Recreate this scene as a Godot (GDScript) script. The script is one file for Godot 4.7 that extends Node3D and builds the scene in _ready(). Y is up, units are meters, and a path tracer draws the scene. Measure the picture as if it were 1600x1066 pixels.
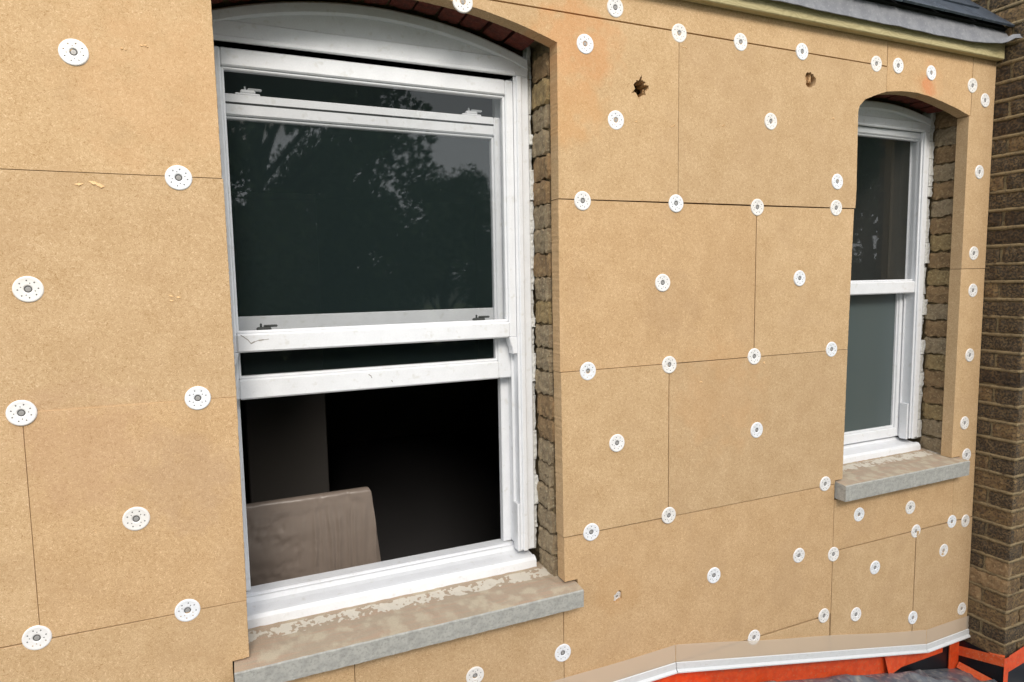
extends Node3D
# A house wall clad in wood fibre insulation boards, with two sash windows, a brick pier and a flat roof.
# x runs along the wall, y is up with the eye at 0, z = 0 is the face of the boards and +z points at the viewer.

var rng := RandomNumberGenerator.new()
var taken := {}
var M := {}
const EYE := Vector3(0, 0, 1.85)

# ---------------------------------------------------------------- helpers
func numbered(called: String) -> String:
	if not taken.has(called):
		taken[called] = 0
		return called
	taken[called] += 1
	return "%s_%03d" % [called, taken[called]]

func tag(o: Node, label: String, category: String, group := "", kind := "") -> Node:
	if label: o.set_meta("label", label)
	if category: o.set_meta("category", category)
	if group: o.set_meta("group", group)
	if kind: o.set_meta("kind", kind)
	return o

func thing(called: String, label: String, category: String, at := Vector3.ZERO, group := "") -> Node3D:
	var o := Node3D.new()
	o.name = numbered(called)
	add_child(o)
	o.position = at
	tag(o, label, category, group, "thing")
	return o

func node(called: String, parent: Node, at := Vector3.ZERO) -> Node3D:
	var o := Node3D.new()
	o.name = called
	parent.add_child(o, true)
	o.position = at
	return o

func put(called: String, mesh: Mesh, mat: Material, parent: Node = self, at := Vector3.ZERO) -> MeshInstance3D:
	var o := MeshInstance3D.new()
	o.name = numbered(called) if parent == self else called
	o.mesh = mesh
	if mat: o.material_override = mat
	parent.add_child(o, true)
	o.position = at
	return o

func tool(flat := true) -> SurfaceTool:
	var st := SurfaceTool.new()
	st.begin(Mesh.PRIMITIVE_TRIANGLES)
	st.set_smooth_group(-1 if flat else 0)
	return st

func wall_uv(p: Vector3, n: Vector3) -> Vector2:
	var a := n.abs()
	if a.z >= a.x and a.z >= a.y: return Vector2(p.x, -p.y)
	if a.x >= a.y: return Vector2(p.z, -p.y)
	return Vector2(p.x, p.z)

# corners run counter-clockwise as seen from outside
func tri(st: SurfaceTool, a: Vector3, b: Vector3, c: Vector3) -> void:
	var n := (b - a).cross(c - a)
	for p: Vector3 in [a, c, b]:
		st.set_uv(wall_uv(p, n))
		st.set_uv2(Vector2((p.x + 1.25) / 4.5, (1.0 - p.y) / 2.6))
		st.add_vertex(p)

func quad(st: SurfaceTool, a: Vector3, b: Vector3, c: Vector3, d: Vector3) -> void:
	tri(st, a, b, c)
	tri(st, a, c, d)

func done(st: SurfaceTool) -> ArrayMesh:
	st.generate_normals()
	return st.commit()

# a box with chamfered edges
func cbox(st: SurfaceTool, lo: Vector3, hi: Vector3, ch := 0.003) -> void:
	var c := minf(ch, 0.45 * minf(hi.x - lo.x, minf(hi.y - lo.y, hi.z - lo.z)))
	var P := func(ix: int, iy: int, iz: int, ax: int) -> Vector3:
		var v := Vector3(hi.x if ix else lo.x, hi.y if iy else lo.y, hi.z if iz else lo.z)
		var s := Vector3(-c if ix else c, -c if iy else c, -c if iz else c)
		s[ax] = 0
		return v + s
	var face := func(a: Vector3, b: Vector3, d: Vector3, e: Vector3, want: Vector3) -> void:
		if (b - a).cross(d - a).dot(want) < 0: quad(st, a, e, d, b)
		else: quad(st, a, b, d, e)
	for ax in 3:
		for s in 2:
			var q: Array[Vector3] = []
			for k: Array in [[0, 0], [1, 0], [1, 1], [0, 1]]:
				var i := [0, 0, 0]
				i[ax] = s
				i[(ax + 1) % 3] = k[0]
				i[(ax + 2) % 3] = k[1]
				q.append(P.call(i[0], i[1], i[2], ax))
			var w := Vector3.ZERO
			w[ax] = 1 if s else -1
			face.call(q[0], q[1], q[2], q[3], w)
	for ax in 3:
		var b1 := (ax + 1) % 3
		var b2 := (ax + 2) % 3
		for s1 in 2:
			for s2 in 2:
				var i := [0, 0, 0]
				i[b1] = s1
				i[b2] = s2
				var j := i.duplicate()
				j[ax] = 1
				var w := Vector3.ZERO
				w[b1] = 1 if s1 else -1
				w[b2] = 1 if s2 else -1
				face.call(P.call(i[0], i[1], i[2], b1), P.call(j[0], j[1], j[2], b1), P.call(j[0], j[1], j[2], b2), P.call(i[0], i[1], i[2], b2), w)
	for k in 8:
		var i := [k & 1, (k >> 1) & 1, (k >> 2) & 1]
		var a: Vector3 = P.call(i[0], i[1], i[2], 0)
		var b: Vector3 = P.call(i[0], i[1], i[2], 1)
		var d: Vector3 = P.call(i[0], i[1], i[2], 2)
		var w := Vector3(1 if i[0] else -1, 1 if i[1] else -1, 1 if i[2] else -1)
		if (b - a).cross(d - a).dot(w) < 0: tri(st, a, d, b)
		else: tri(st, a, b, d)

func box_part(called: String, parent: Node, mat: Material, x0: float, x1: float, y0: float, y1: float, z0: float, z1: float, ch := 0.003) -> MeshInstance3D:
	var st := tool()
	cbox(st, Vector3(x0, y0, z0), Vector3(x1, y1, z1), ch)
	return put(called, done(st), mat, parent)

# a flat outline (x, y) with thickness from z0 (back) to z1 (front)
func slab(st: SurfaceTool, poly: PackedVector2Array, z0: float, z1: float, chamfer := 0.0) -> void:
	if Geometry2D.is_polygon_clockwise(poly): poly.reverse()  # Godot calls it with y down
	var area := 0.0
	for i in poly.size():
		area += poly[i].cross(poly[(i + 1) % poly.size()])
	if area < 0: poly.reverse()
	var n := poly.size()
	var front := poly
	if chamfer > 0.0:
		front = PackedVector2Array()
		for i in n:
			var a := (poly[i] - poly[(i + n - 1) % n]).normalized()
			var b := (poly[(i + 1) % n] - poly[i]).normalized()
			var m := (a.orthogonal() + b.orthogonal())  # orthogonal() turns clockwise in y-down terms
			m = -m if m.dot(Vector2(-a.y, a.x)) < 0 else m
			m = m.normalized() if m.length() > 0.01 else Vector2(-a.y, a.x)
			front.append(poly[i] + m * chamfer)
	var idx := Geometry2D.triangulate_polygon(front)
	for k in range(0, idx.size(), 3):
		var a := front[idx[k]]
		var b := front[idx[k + 1]]
		var c := front[idx[k + 2]]
		if (b - a).cross(c - a) < 0:
			var t := b
			b = c
			c = t
		tri(st, Vector3(a.x, a.y, z1), Vector3(b.x, b.y, z1), Vector3(c.x, c.y, z1))
		tri(st, Vector3(a.x, a.y, z0), Vector3(c.x, c.y, z0), Vector3(b.x, b.y, z0))
	for i in n:
		var j := (i + 1) % n
		var a := poly[i]
		var b := poly[j]
		var zc := z1 - chamfer
		quad(st, Vector3(a.x, a.y, z0), Vector3(b.x, b.y, z0), Vector3(b.x, b.y, zc), Vector3(a.x, a.y, zc))
		if chamfer > 0.0:
			quad(st, Vector3(a.x, a.y, zc), Vector3(b.x, b.y, zc), Vector3(front[j].x, front[j].y, z1), Vector3(front[i].x, front[i].y, z1))

# a closed (z, y) profile drawn along x
func drawn(st: SurfaceTool, prof: PackedVector2Array, x0: float, x1: float) -> void:
	var area := 0.0
	for i in prof.size():
		area += prof[i].cross(prof[(i + 1) % prof.size()])
	if area < 0: prof.reverse()
	var n := prof.size()
	for i in n:
		var a := prof[i]
		var b := prof[(i + 1) % n]
		quad(st, Vector3(x0, a.y, a.x), Vector3(x1, a.y, a.x), Vector3(x1, b.y, b.x), Vector3(x0, b.y, b.x))
	var idx := Geometry2D.triangulate_polygon(prof)
	for k in range(0, idx.size(), 3):
		var a := prof[idx[k]]
		var b := prof[idx[k + 1]]
		var c := prof[idx[k + 2]]
		if (b - a).cross(c - a) < 0:
			var t := b
			b = c
			c = t
		tri(st, Vector3(x0, a.y, a.x), Vector3(x0, b.y, b.x), Vector3(x0, c.y, c.x))
		tri(st, Vector3(x1, a.y, a.x), Vector3(x1, c.y, c.x), Vector3(x1, b.y, b.x))

# ---------------------------------------------------------------- textures
func noise(w: int, h: int, freq: float, sd: int, oct := 3, kind := FastNoiseLite.TYPE_SIMPLEX_SMOOTH) -> PackedByteArray:
	var f := FastNoiseLite.new()
	f.noise_type = kind
	f.seed = sd
	f.frequency = freq
	f.fractal_octaves = oct
	var im := f.get_seamless_image(w, h, false, false, 0.12, true)
	im.convert(Image.FORMAT_L8)
	return im.get_data()

func to_tex(w: int, h: int, data: PackedByteArray, fmt := Image.FORMAT_RGB8) -> ImageTexture:
	return ImageTexture.create_from_image(Image.create_from_data(w, h, false, fmt, data))

# blends colours by two noises: base, then second where a is high, then third where b is high
func blend_tex(w: int, h: int, cols: Array, a: PackedByteArray, b: PackedByteArray, fine: PackedByteArray, ta: Vector2, tb: Vector2, grain: float) -> ImageTexture:
	var out := PackedByteArray()
	out.resize(w * h * 3)
	var c0: Color = cols[0]
	var c1: Color = cols[1]
	var c2: Color = cols[2]
	for i in w * h:
		var ka := clampf((a[i] / 255.0 - ta.x) / (ta.y - ta.x), 0, 1)
		var kb := clampf((b[i] / 255.0 - tb.x) / (tb.y - tb.x), 0, 1)
		var g := 1.0 + grain * (fine[i] / 127.5 - 1.0)
		var r := lerpf(lerpf(c0.r, c1.r, ka), c2.r, kb) * g
		var gg := lerpf(lerpf(c0.g, c1.g, ka), c2.g, kb) * g
		var bb := lerpf(lerpf(c0.b, c1.b, ka), c2.b, kb) * g
		out[i * 3] = clampi(int(r * 255.0), 0, 255)
		out[i * 3 + 1] = clampi(int(gg * 255.0), 0, 255)
		out[i * 3 + 2] = clampi(int(bb * 255.0), 0, 255)
	return to_tex(w, h, out)

func fibre_textures() -> Array:
	var S := 1024
	var big := noise(S, S, 0.006, 3, 3)
	var mid := noise(S, S, 0.05, 4, 2)
	var fine := noise(S, S, 0.22, 5, 2)
	var v := PackedFloat32Array()
	v.resize(S * S)
	for i in S * S:
		v[i] = (big[i] - 127.5) * 0.05 + (mid[i] - 127.5) * 0.05 + (fine[i] - 127.5) * 0.14
	var r := RandomNumberGenerator.new()
	r.seed = 71
	for k in 42000:
		var x := r.randf() * S
		var y := r.randf() * S
		var an := r.randf() * PI
		var n := r.randi_range(2, 9)
		var d := r.randf_range(8, 27) if r.randf() < 0.6 else -r.randf_range(8, 31)
		var bend := r.randf_range(-0.12, 0.12)
		var thick := r.randf() < 0.3
		for s in n:
			var ix := posmod(int(x), S)
			var iy := posmod(int(y), S)
			v[iy * S + ix] += d
			if thick: v[iy * S + (ix + 1) % S] += d * 0.7
			x += cos(an)
			y += sin(an)
			an += bend
	var col := PackedByteArray()
	col.resize(S * S * 3)
	var hgt := PackedByteArray()
	hgt.resize(S * S)
	for i in S * S:
		var t := clampf(v[i], -60, 50)
		col[i * 3] = clampi(int(193 + t * 0.78), 0, 255)
		col[i * 3 + 1] = clampi(int(162 + t * 0.84), 0, 255)
		col[i * 3 + 2] = clampi(int(123 + t * 0.9), 0, 255)
		hgt[i] = clampi(int(128 + t * 1.4), 0, 255)
	return [to_tex(S, S, col), to_tex(S, S, hgt, Image.FORMAT_L8)]

# stains and smudges that the photograph shows on the boards, over the whole wall
func stain_texture() -> ImageTexture:
	var W := 1024
	var H := 592
	var n1 := noise(W, H, 0.012, 21, 4)
	var n2 := noise(W, H, 0.05, 22, 3)
	var n3 := noise(W, H, 0.35, 23, 2)
	var spots := [[1.05, 0.74, 0.16, Color(0.80, 0.56, 0.36), 0.42], [1.01, 0.56, 0.14, Color(0.80, 0.59, 0.38), 0.34], [2.752, 0.775, 0.05, Color(0.82, 0.46, 0.28), 0.5], [2.75, 0.80, 0.09, Color(0.80, 0.58, 0.4), 0.25],
		[1.425, -0.10, 0.13, Color(0.62, 0.50, 0.38), 0.22], [1.72, 0.02, 0.2, Color(0.70, 0.57, 0.42), 0.2], [-0.36, -0.40, 0.16, Color(0.70, 0.56, 0.45), 0.3], [-0.15, -0.50, 0.14, Color(0.66, 0.55, 0.46), 0.3],
		[-0.15, 0.50, 0.2, Color(0.79, 0.63, 0.47), 0.3], [1.2, -1.10, 0.1, Color(0.72, 0.56, 0.38), 0.25], [1.65, -0.45, 0.22, Color(0.78, 0.60, 0.42), 0.25]]
	var out := PackedByteArray()
	out.resize(W * H * 4)
	for j in H:
		var y := 1.0 - (j + 0.5) / H * 2.6
		for i in W:
			var x := -1.25 + (i + 0.5) / W * 4.5
			var k := j * W + i
			var a := clampf((n1[k] - 150) / 200.0, 0, 0.22) + clampf((n2[k] - 165) / 320.0, 0, 0.08)
			var c := Color(0.70, 0.58, 0.44)
			for s: Array in spots:
				var dx: float = (x - s[0]) / s[2]
				var dy: float = (y - s[1]) / s[2]
				var q := dx * dx + dy * dy
				if q < 1.6:
					var w: float = clampf(1.25 - q - (n2[k] - 128) / 150.0, 0, 1) * s[4]
					if w > a * 0.5:
						c = c.lerp(s[3], w / (w + a))
						a = maxf(a, w)
			a *= 0.75 + n3[k] / 512.0
			out[k * 4] = int(c.r * 255)
			out[k * 4 + 1] = int(c.g * 255)
			out[k * 4 + 2] = int(c.b * 255)
			out[k * 4 + 3] = clampi(int(a * 255), 0, 255)
	return to_tex(W, H, out, Image.FORMAT_RGBA8)

# top of a stone sill: u along it, v from the window to the front edge
func sill_top_texture(sd: int) -> ImageTexture:
	var W := 1024
	var H := 192
	var n1 := noise(W, H, 0.012, sd, 4)
	var n2 := noise(W, H, 0.05, sd + 1, 3)
	var n3 := noise(W, H, 0.25, sd + 2, 2)
	var out := PackedByteArray()
	out.resize(W * H * 3)
	for j in H:
		var v := (j + 0.5) / H
		for i in W:
			var k := j * W + i
			var st := n2[((j * 2) % H) * W + i / 11] / 255.0  # drawn out along the sill
			var p := n1[k] / 255.0 * 0.5 + n2[k] / 255.0 * 0.5
			var c := Color(0.64, 0.58, 0.50).lerp(Color(0.67, 0.575, 0.49), clampf(st * 3 - 1.2, 0, 1))
			c = c.lerp(Color(0.56, 0.51, 0.43), clampf((n1[k] / 255.0 - 0.5) * 1.6, 0, 0.5))
			c = c.lerp(Color(0.74, 0.69, 0.60), clampf((n1[k] / 255.0 - 0.45) * 2.5, 0, 0.7))
			var in_band := v > 0.2 and v < 0.46
			if in_band and p > 0.36 + absf(v - 0.31) * 1.1: c = Color(0.83, 0.80, 0.745).lerp(Color(0.73, 0.69, 0.62), n3[k] / 400.0)
			var g := 0.92 + 0.16 * n3[k] / 255.0
			out[k * 3] = clampi(int(c.r * g * 255), 0, 255)
			out[k * 3 + 1] = clampi(int(c.g * g * 255), 0, 255)
			out[k * 3 + 2] = clampi(int(c.b * g * 255), 0, 255)
	return to_tex(W, H, out)

func wood_texture() -> ImageTexture:
	var W := 1024
	var H := 256
	var n1 := noise(W, H, 0.008, 61, 3)
	var n2 := noise(W, H, 0.12, 62, 2)
	var out := PackedByteArray()
	out.resize(W * H * 3)
	for j in H:
		for i in W:
			var k := j * W + i
			var s := n2[j * W + (i / 14) % W] / 255.0
			var wave := 0.5 + 0.5 * sin(j * 0.32 + n1[k] * 0.07)
			var c := Color(0.73, 0.68, 0.51).lerp(Color(0.61, 0.56, 0.40), wave * 0.5 + s * 0.3)
			var kx := fposmod(i + 90.0, 256.0) - 128.0
			var ky := j - 120.0
			var q := sqrt(kx * kx * 0.5 + ky * ky * 2.2)
			if q < 16.0: c = c.lerp(Color(0.38, 0.29, 0.15), clampf((16.0 - q) / 9.0, 0, 0.85))
			out[k * 3] = int(c.r * 255)
			out[k * 3 + 1] = int(c.g * 255)
			out[k * 3 + 2] = int(c.b * 255)
	return to_tex(W, H, out)

func mat(called: String, c: Color, rough := 0.7, tex: Texture2D = null, tri_scale := 0.0, metal := 0.0, bump: Texture2D = null, bump_cm := 0.1) -> StandardMaterial3D:
	var m := StandardMaterial3D.new()
	m.resource_name = called
	m.albedo_color = c
	m.roughness = rough
	m.metallic = metal
	if tex: m.albedo_texture = tex
	if tri_scale > 0.0:
		m.uv1_triplanar = true
		m.uv1_world_triplanar = true
		m.uv1_scale = Vector3.ONE * tri_scale
	if bump:
		m.heightmap_enabled = true
		m.heightmap_texture = bump
		m.heightmap_scale = bump_cm
	M[called] = m
	return m

func make_materials() -> void:
	var fib := fibre_textures()
	var m := mat("fibreboard", Color.WHITE, 0.95, fib[0], 0.0, 0.0, fib[1], 0.14)
	m.uv1_scale = Vector3(1.25, 1.25, 1)
	m.metallic_specular = 0.25
	m.detail_enabled = true
	m.detail_uv_layer = BaseMaterial3D.DETAIL_UV_2
	m.detail_blend_mode = BaseMaterial3D.BLEND_MODE_MIX
	m.detail_albedo = stain_texture()
	for v: Array in [["fibreboard_pale", Color(1.012, 1.012, 1.014)], ["fibreboard_warm", Color(1.005, 0.994, 0.985)], ["fibreboard_grey", Color(0.982, 0.984, 0.99)]]:
		var d := m.duplicate()
		d.resource_name = v[0]
		d.albedo_color = v[1]
		d.uv1_offset = Vector3(v[1].r * 7.0, v[1].b * 5.0, 0)
		M[v[0]] = d
	mat("raw_fibre", Color(1.16, 1.14, 1.10), 0.95, fib[0], 1.9, 0.0, fib[1], 0.3)
	mat("torn_fibre", Color(1.0, 0.97, 0.93), 0.95, fib[0], 2.3, 0.0, fib[1], 0.5)
	var S := 512
	var a := noise(S, S, 0.010, 31, 4)
	var b := noise(S, S, 0.03, 32, 4)
	var f := noise(S, S, 0.2, 33, 3)
	var c := noise(S, S, 0.02, 34, 5)
	var grain := to_tex(S, S, f, Image.FORMAT_L8)
	var lumps := to_tex(S, S, b, Image.FORMAT_L8)
	# yellow stock brick under soot
	var soot := blend_tex(S, S, [Color(0.40, 0.33, 0.235), Color(0.32, 0.26, 0.195), Color(0.18, 0.16, 0.135)], a, b, f, Vector2(0.3, 0.7), Vector2(0.40, 0.62), 0.45)
	var tan_ := blend_tex(S, S, [Color(0.47, 0.39, 0.27), Color(0.40, 0.32, 0.23), Color(0.24, 0.20, 0.16)], a, b, f, Vector2(0.3, 0.7), Vector2(0.5, 0.75), 0.4)
	var grey := blend_tex(S, S, [Color(0.60, 0.53, 0.43), Color(0.51, 0.445, 0.36), Color(0.67, 0.62, 0.52)], a, b, f, Vector2(0.3, 0.7), Vector2(0.6, 0.8), 0.3)
	var red := blend_tex(S, S, [Color(0.46, 0.20, 0.14), Color(0.36, 0.17, 0.13), Color(0.52, 0.30, 0.24)], a, b, f, Vector2(0.3, 0.7), Vector2(0.6, 0.85), 0.35)
	var mort := blend_tex(S, S, [Color(0.58, 0.505, 0.37), Color(0.50, 0.43, 0.315), Color(0.37, 0.32, 0.245)], a, b, f, Vector2(0.3, 0.7), Vector2(0.6, 0.85), 0.2)
	mat("soot_brick", Color(1.2, 1.18, 1.12), 0.9, soot, 5.1, 0, grain, 0.5)
	mat("black_brick", Color(0.95, 0.90, 0.83), 0.9, soot, 4.3, 0, grain, 0.5)
	mat("tan_brick", Color(1.15, 1.13, 1.08), 0.92, tan_, 4.6, 0, grain, 0.5)
	mat("grey_brick", Color(1.07, 1.07, 1.05), 0.92, grey, 5.0, 0, grain, 0.5)
	mat("brown_brick", Color(1.0, 0.93, 0.83), 0.92, grey, 3.7, 0, grain, 0.5)
	mat("mossy_brick", Color(1.06, 1.03, 0.90), 0.92, grey, 4.2, 0, grain, 0.5)
	mat("red_brick", Color.WHITE, 0.9, red, 5.0, 0, grain, 0.4)
	mat("mortar", Color.WHITE, 0.95, mort, 3.3, 0, grain, 0.4)
	mat("old_mortar", Color(0.92, 0.91, 0.89), 0.95, mort, 3.9, 0, grain, 0.5)
	# white plastic
	var dirt := blend_tex(S, S, [Color(0.90, 0.905, 0.915), Color(0.885, 0.89, 0.90), Color(0.85, 0.85, 0.845)], c, b, f, Vector2(0.3, 0.7), Vector2(0.72, 0.9), 0.015)
	m = mat("upvc", Color.WHITE, 0.32, dirt, 1.4)
	mat("sealant", Color(0.92, 0.91, 0.88), 0.8, dirt, 3.0, 0, lumps, 0.5)
	mat("washer_plastic", Color(0.90, 0.89, 0.88), 0.4)
	mat("washer_dusty", Color.WHITE, 0.6, dirt, 9.0)
	mat("washer_cream", Color(0.89, 0.875, 0.855), 0.5)
	mat("hole_shade", Color(0.33, 0.325, 0.32), 0.6)  # dark grey puts the shade inside the washer holes into colour
	mat("screw_steel", Color(0.62, 0.61, 0.60), 0.4, null, 0, 0.15)
	mat("dark_keeper", Color(0.20, 0.21, 0.20), 0.5)  # dark silhouette of the keepers put into their colour
	mat("scuff", Color(0.62, 0.60, 0.58), 0.9)
	mat("gasket", Color(0.03, 0.03, 0.03), 0.6)
	m = mat("glass", Color(0.23, 0.29, 0.29, 0.14), 0.02)
	m.metallic_specular = 0.43
	m.transparency = BaseMaterial3D.TRANSPARENCY_ALPHA
	mat("frosted_glass", Color(0.305, 0.345, 0.345), 0.28)
	# stone
	var stone := blend_tex(S, S, [Color(0.70, 0.695, 0.665), Color(0.645, 0.64, 0.615), Color(0.57, 0.565, 0.54)], a, b, f, Vector2(0.3, 0.7), Vector2(0.5, 1.0), 0.13)
	mat("sill_stone", Color.WHITE, 0.85, stone, 5.0, 0, grain, 0.2)
	mat("sill_top_long", Color.WHITE, 0.9, sill_top_texture(41), 0, 0, null)
	mat("sill_top_short", Color.WHITE, 0.9, sill_top_texture(47), 0, 0, null)
	m = mat("fascia_timber", Color.WHITE, 0.75, wood_texture())
	m.uv1_scale = Vector3(0.9, 6.0, 1)
	var lead := blend_tex(S, S, [Color(0.48, 0.485, 0.50), Color(0.43, 0.435, 0.455), Color(0.53, 0.53, 0.54)], a, b, f, Vector2(0.3, 0.7), Vector2(0.6, 0.85), 0.12)
	mat("lead", Color.WHITE, 0.6, lead, 3.0, 0.0, lumps, 0.1)
	var slate := blend_tex(S, S, [Color(0.24, 0.275, 0.32), Color(0.19, 0.22, 0.26), Color(0.31, 0.34, 0.37)], a, b, f, Vector2(0.3, 0.7), Vector2(0.6, 0.85), 0.12)
	mat("slate", Color.WHITE, 0.45, slate, 2.0, 0, grain, 0.1)
	mat("slate_pale", Color(1.45, 1.45, 1.42), 0.45, slate, 2.4, 0, grain, 0.1)
	mat("underlay", Color(0.06, 0.06, 0.065), 0.9)
	# waterproofing
	var orange := blend_tex(S, S, [Color(0.88, 0.32, 0.13), Color(0.83, 0.28, 0.11), Color(0.80, 0.46, 0.33)], a, b, f, Vector2(0.3, 0.7), Vector2(0.62, 0.9), 0.06)
	mat("orange_tape", Color.WHITE, 0.45, orange, 4.0)
	mat("dusty_tape", Color(1.0, 1.18, 1.3), 0.7, orange, 4.0)
	mat("black_membrane", Color(0.055, 0.065, 0.085), 0.35, null)
	var tarp := blend_tex(S, S, [Color(0.36, 0.38, 0.41), Color(0.45, 0.465, 0.485), Color(0.64, 0.62, 0.57)], a, c, f, Vector2(0.3, 0.7), Vector2(0.5, 0.95), 0.05)
	mat("tarp", Color.WHITE, 0.26, tarp, 2.2)
	m = mat("film", Color(0.90, 0.84, 0.76, 0.45), 0.6)
	m.transparency = BaseMaterial3D.TRANSPARENCY_ALPHA
	mat("rail", Color(0.92, 0.92, 0.91), 0.4, dirt, 3.0)
	# indoors and garden
	mat("room_wall", Color(0.44, 0.42, 0.40), 0.9)
	mat("room_floor", Color(0.34, 0.33, 0.33), 0.9)
	mat("shaded_jamb", Color(0.42, 0.40, 0.37), 0.8)  # inner jamb of the narrow window, its shade put into the grey
	mat("cupboard", Color(0.44, 0.42, 0.40), 0.7)
	mat("wrap", Color(0.50, 0.45, 0.41), 0.36)
	var leaf := mat("leaf", Color(0.26, 0.33, 0.17), 0.7)
	leaf.vertex_color_use_as_albedo = true
	leaf.backlight_enabled = true
	leaf.backlight = Color(0.16, 0.2, 0.08)
	mat("bark", Color(0.28, 0.23, 0.18), 0.95, tan_, 1.0, 0, grain, 0.8)
	var lawn := blend_tex(S, S, [Color(0.30, 0.36, 0.19), Color(0.25, 0.31, 0.16), Color(0.38, 0.36, 0.24)], a, b, f, Vector2(0.3, 0.7), Vector2(0.6, 0.85), 0.3)
	mat("lawn", Color.WHITE, 0.95, lawn, 0.4)

# ---------------------------------------------------------------- curves
func arch1(x: float) -> float: return 0.818 - 0.333 * (x - 0.486) * (x - 0.486)

const ARCH2: Array = [[2.28, 0.60], [2.326, 0.64], [2.335, 0.665], [2.367, 0.694], [2.43, 0.717], [2.49, 0.735], [2.58, 0.746], [2.672, 0.749], [2.76, 0.742], [2.851, 0.726], [2.94, 0.708], [3.034, 0.683]]
func arch2(x: float) -> float: return 0.757 - 0.40 * (x - 2.67) * (x - 2.67)

func rail_y(x: float) -> float:  # top of the white base rail
	if x < 1.448: return -1.436
	if x < 2.89: return lerpf(-1.436, -1.732, (x - 1.448) / 1.442)
	return -1.733

func deck_y(x: float) -> float:
	if x < 1.40: return -1.545
	return -1.545 - 0.222 * (x - 1.40)

# ---------------------------------------------------------------- the insulation boards
func saw(p: PackedVector2Array, edges: Array, amount := 0.0007, step := 0.006) -> PackedVector2Array:
	var out := PackedVector2Array()
	for i in p.size():
		var a := p[i]
		var b := p[(i + 1) % p.size()]
		out.append(a)
		if i in edges:
			var n := int(a.distance_to(b) / step)
			var side := (b - a).normalized().orthogonal()
			for k in range(1, n):
				out.append(a.lerp(b, float(k) / n) + side * rng.randf_range(-amount, amount))
	return out

func board(parent: Node, pts: Array, edges := [], lift := 0.0, holes := []) -> void:
	var p := PackedVector2Array()
	for q: Array in pts: p.append(Vector2(q[0], q[1]))
	p = saw(p, edges)
	var z := lift + rng.randf_range(0.0, 0.0012)
	var st := tool()
	if holes.is_empty():
		slab(st, p, -0.05, z, 0.0007)
	else:
		for h: PackedVector2Array in holes:
			var cx := 0.0
			for q in h: cx += q.x / h.size()
			for side in [-1.0, 1.0]:
				var half := PackedVector2Array([Vector2(cx, -5), Vector2(cx + side * 5, -5), Vector2(cx + side * 5, 5), Vector2(cx, 5)])
				for piece in Geometry2D.intersect_polygons(p, half):
					for rest in Geometry2D.clip_polygons(piece, h): slab(st, rest, -0.05, z)
	put("insulation_board", done(st), [M.fibreboard, M.fibreboard_pale, M.fibreboard_warm, M.fibreboard_grey][parent.get_child_count() * 7 % 4], parent)

func ragged_disc(x: float, y: float, r: float, n: int, rough: float) -> PackedVector2Array:
	var out := PackedVector2Array()
	for i in n:
		var a := TAU * i / n
		var q := r * (1.0 + rng.randf_range(-rough, rough))
		out.append(Vector2(x + cos(a) * q * 0.9, y + sin(a) * q))
	return out

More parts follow.
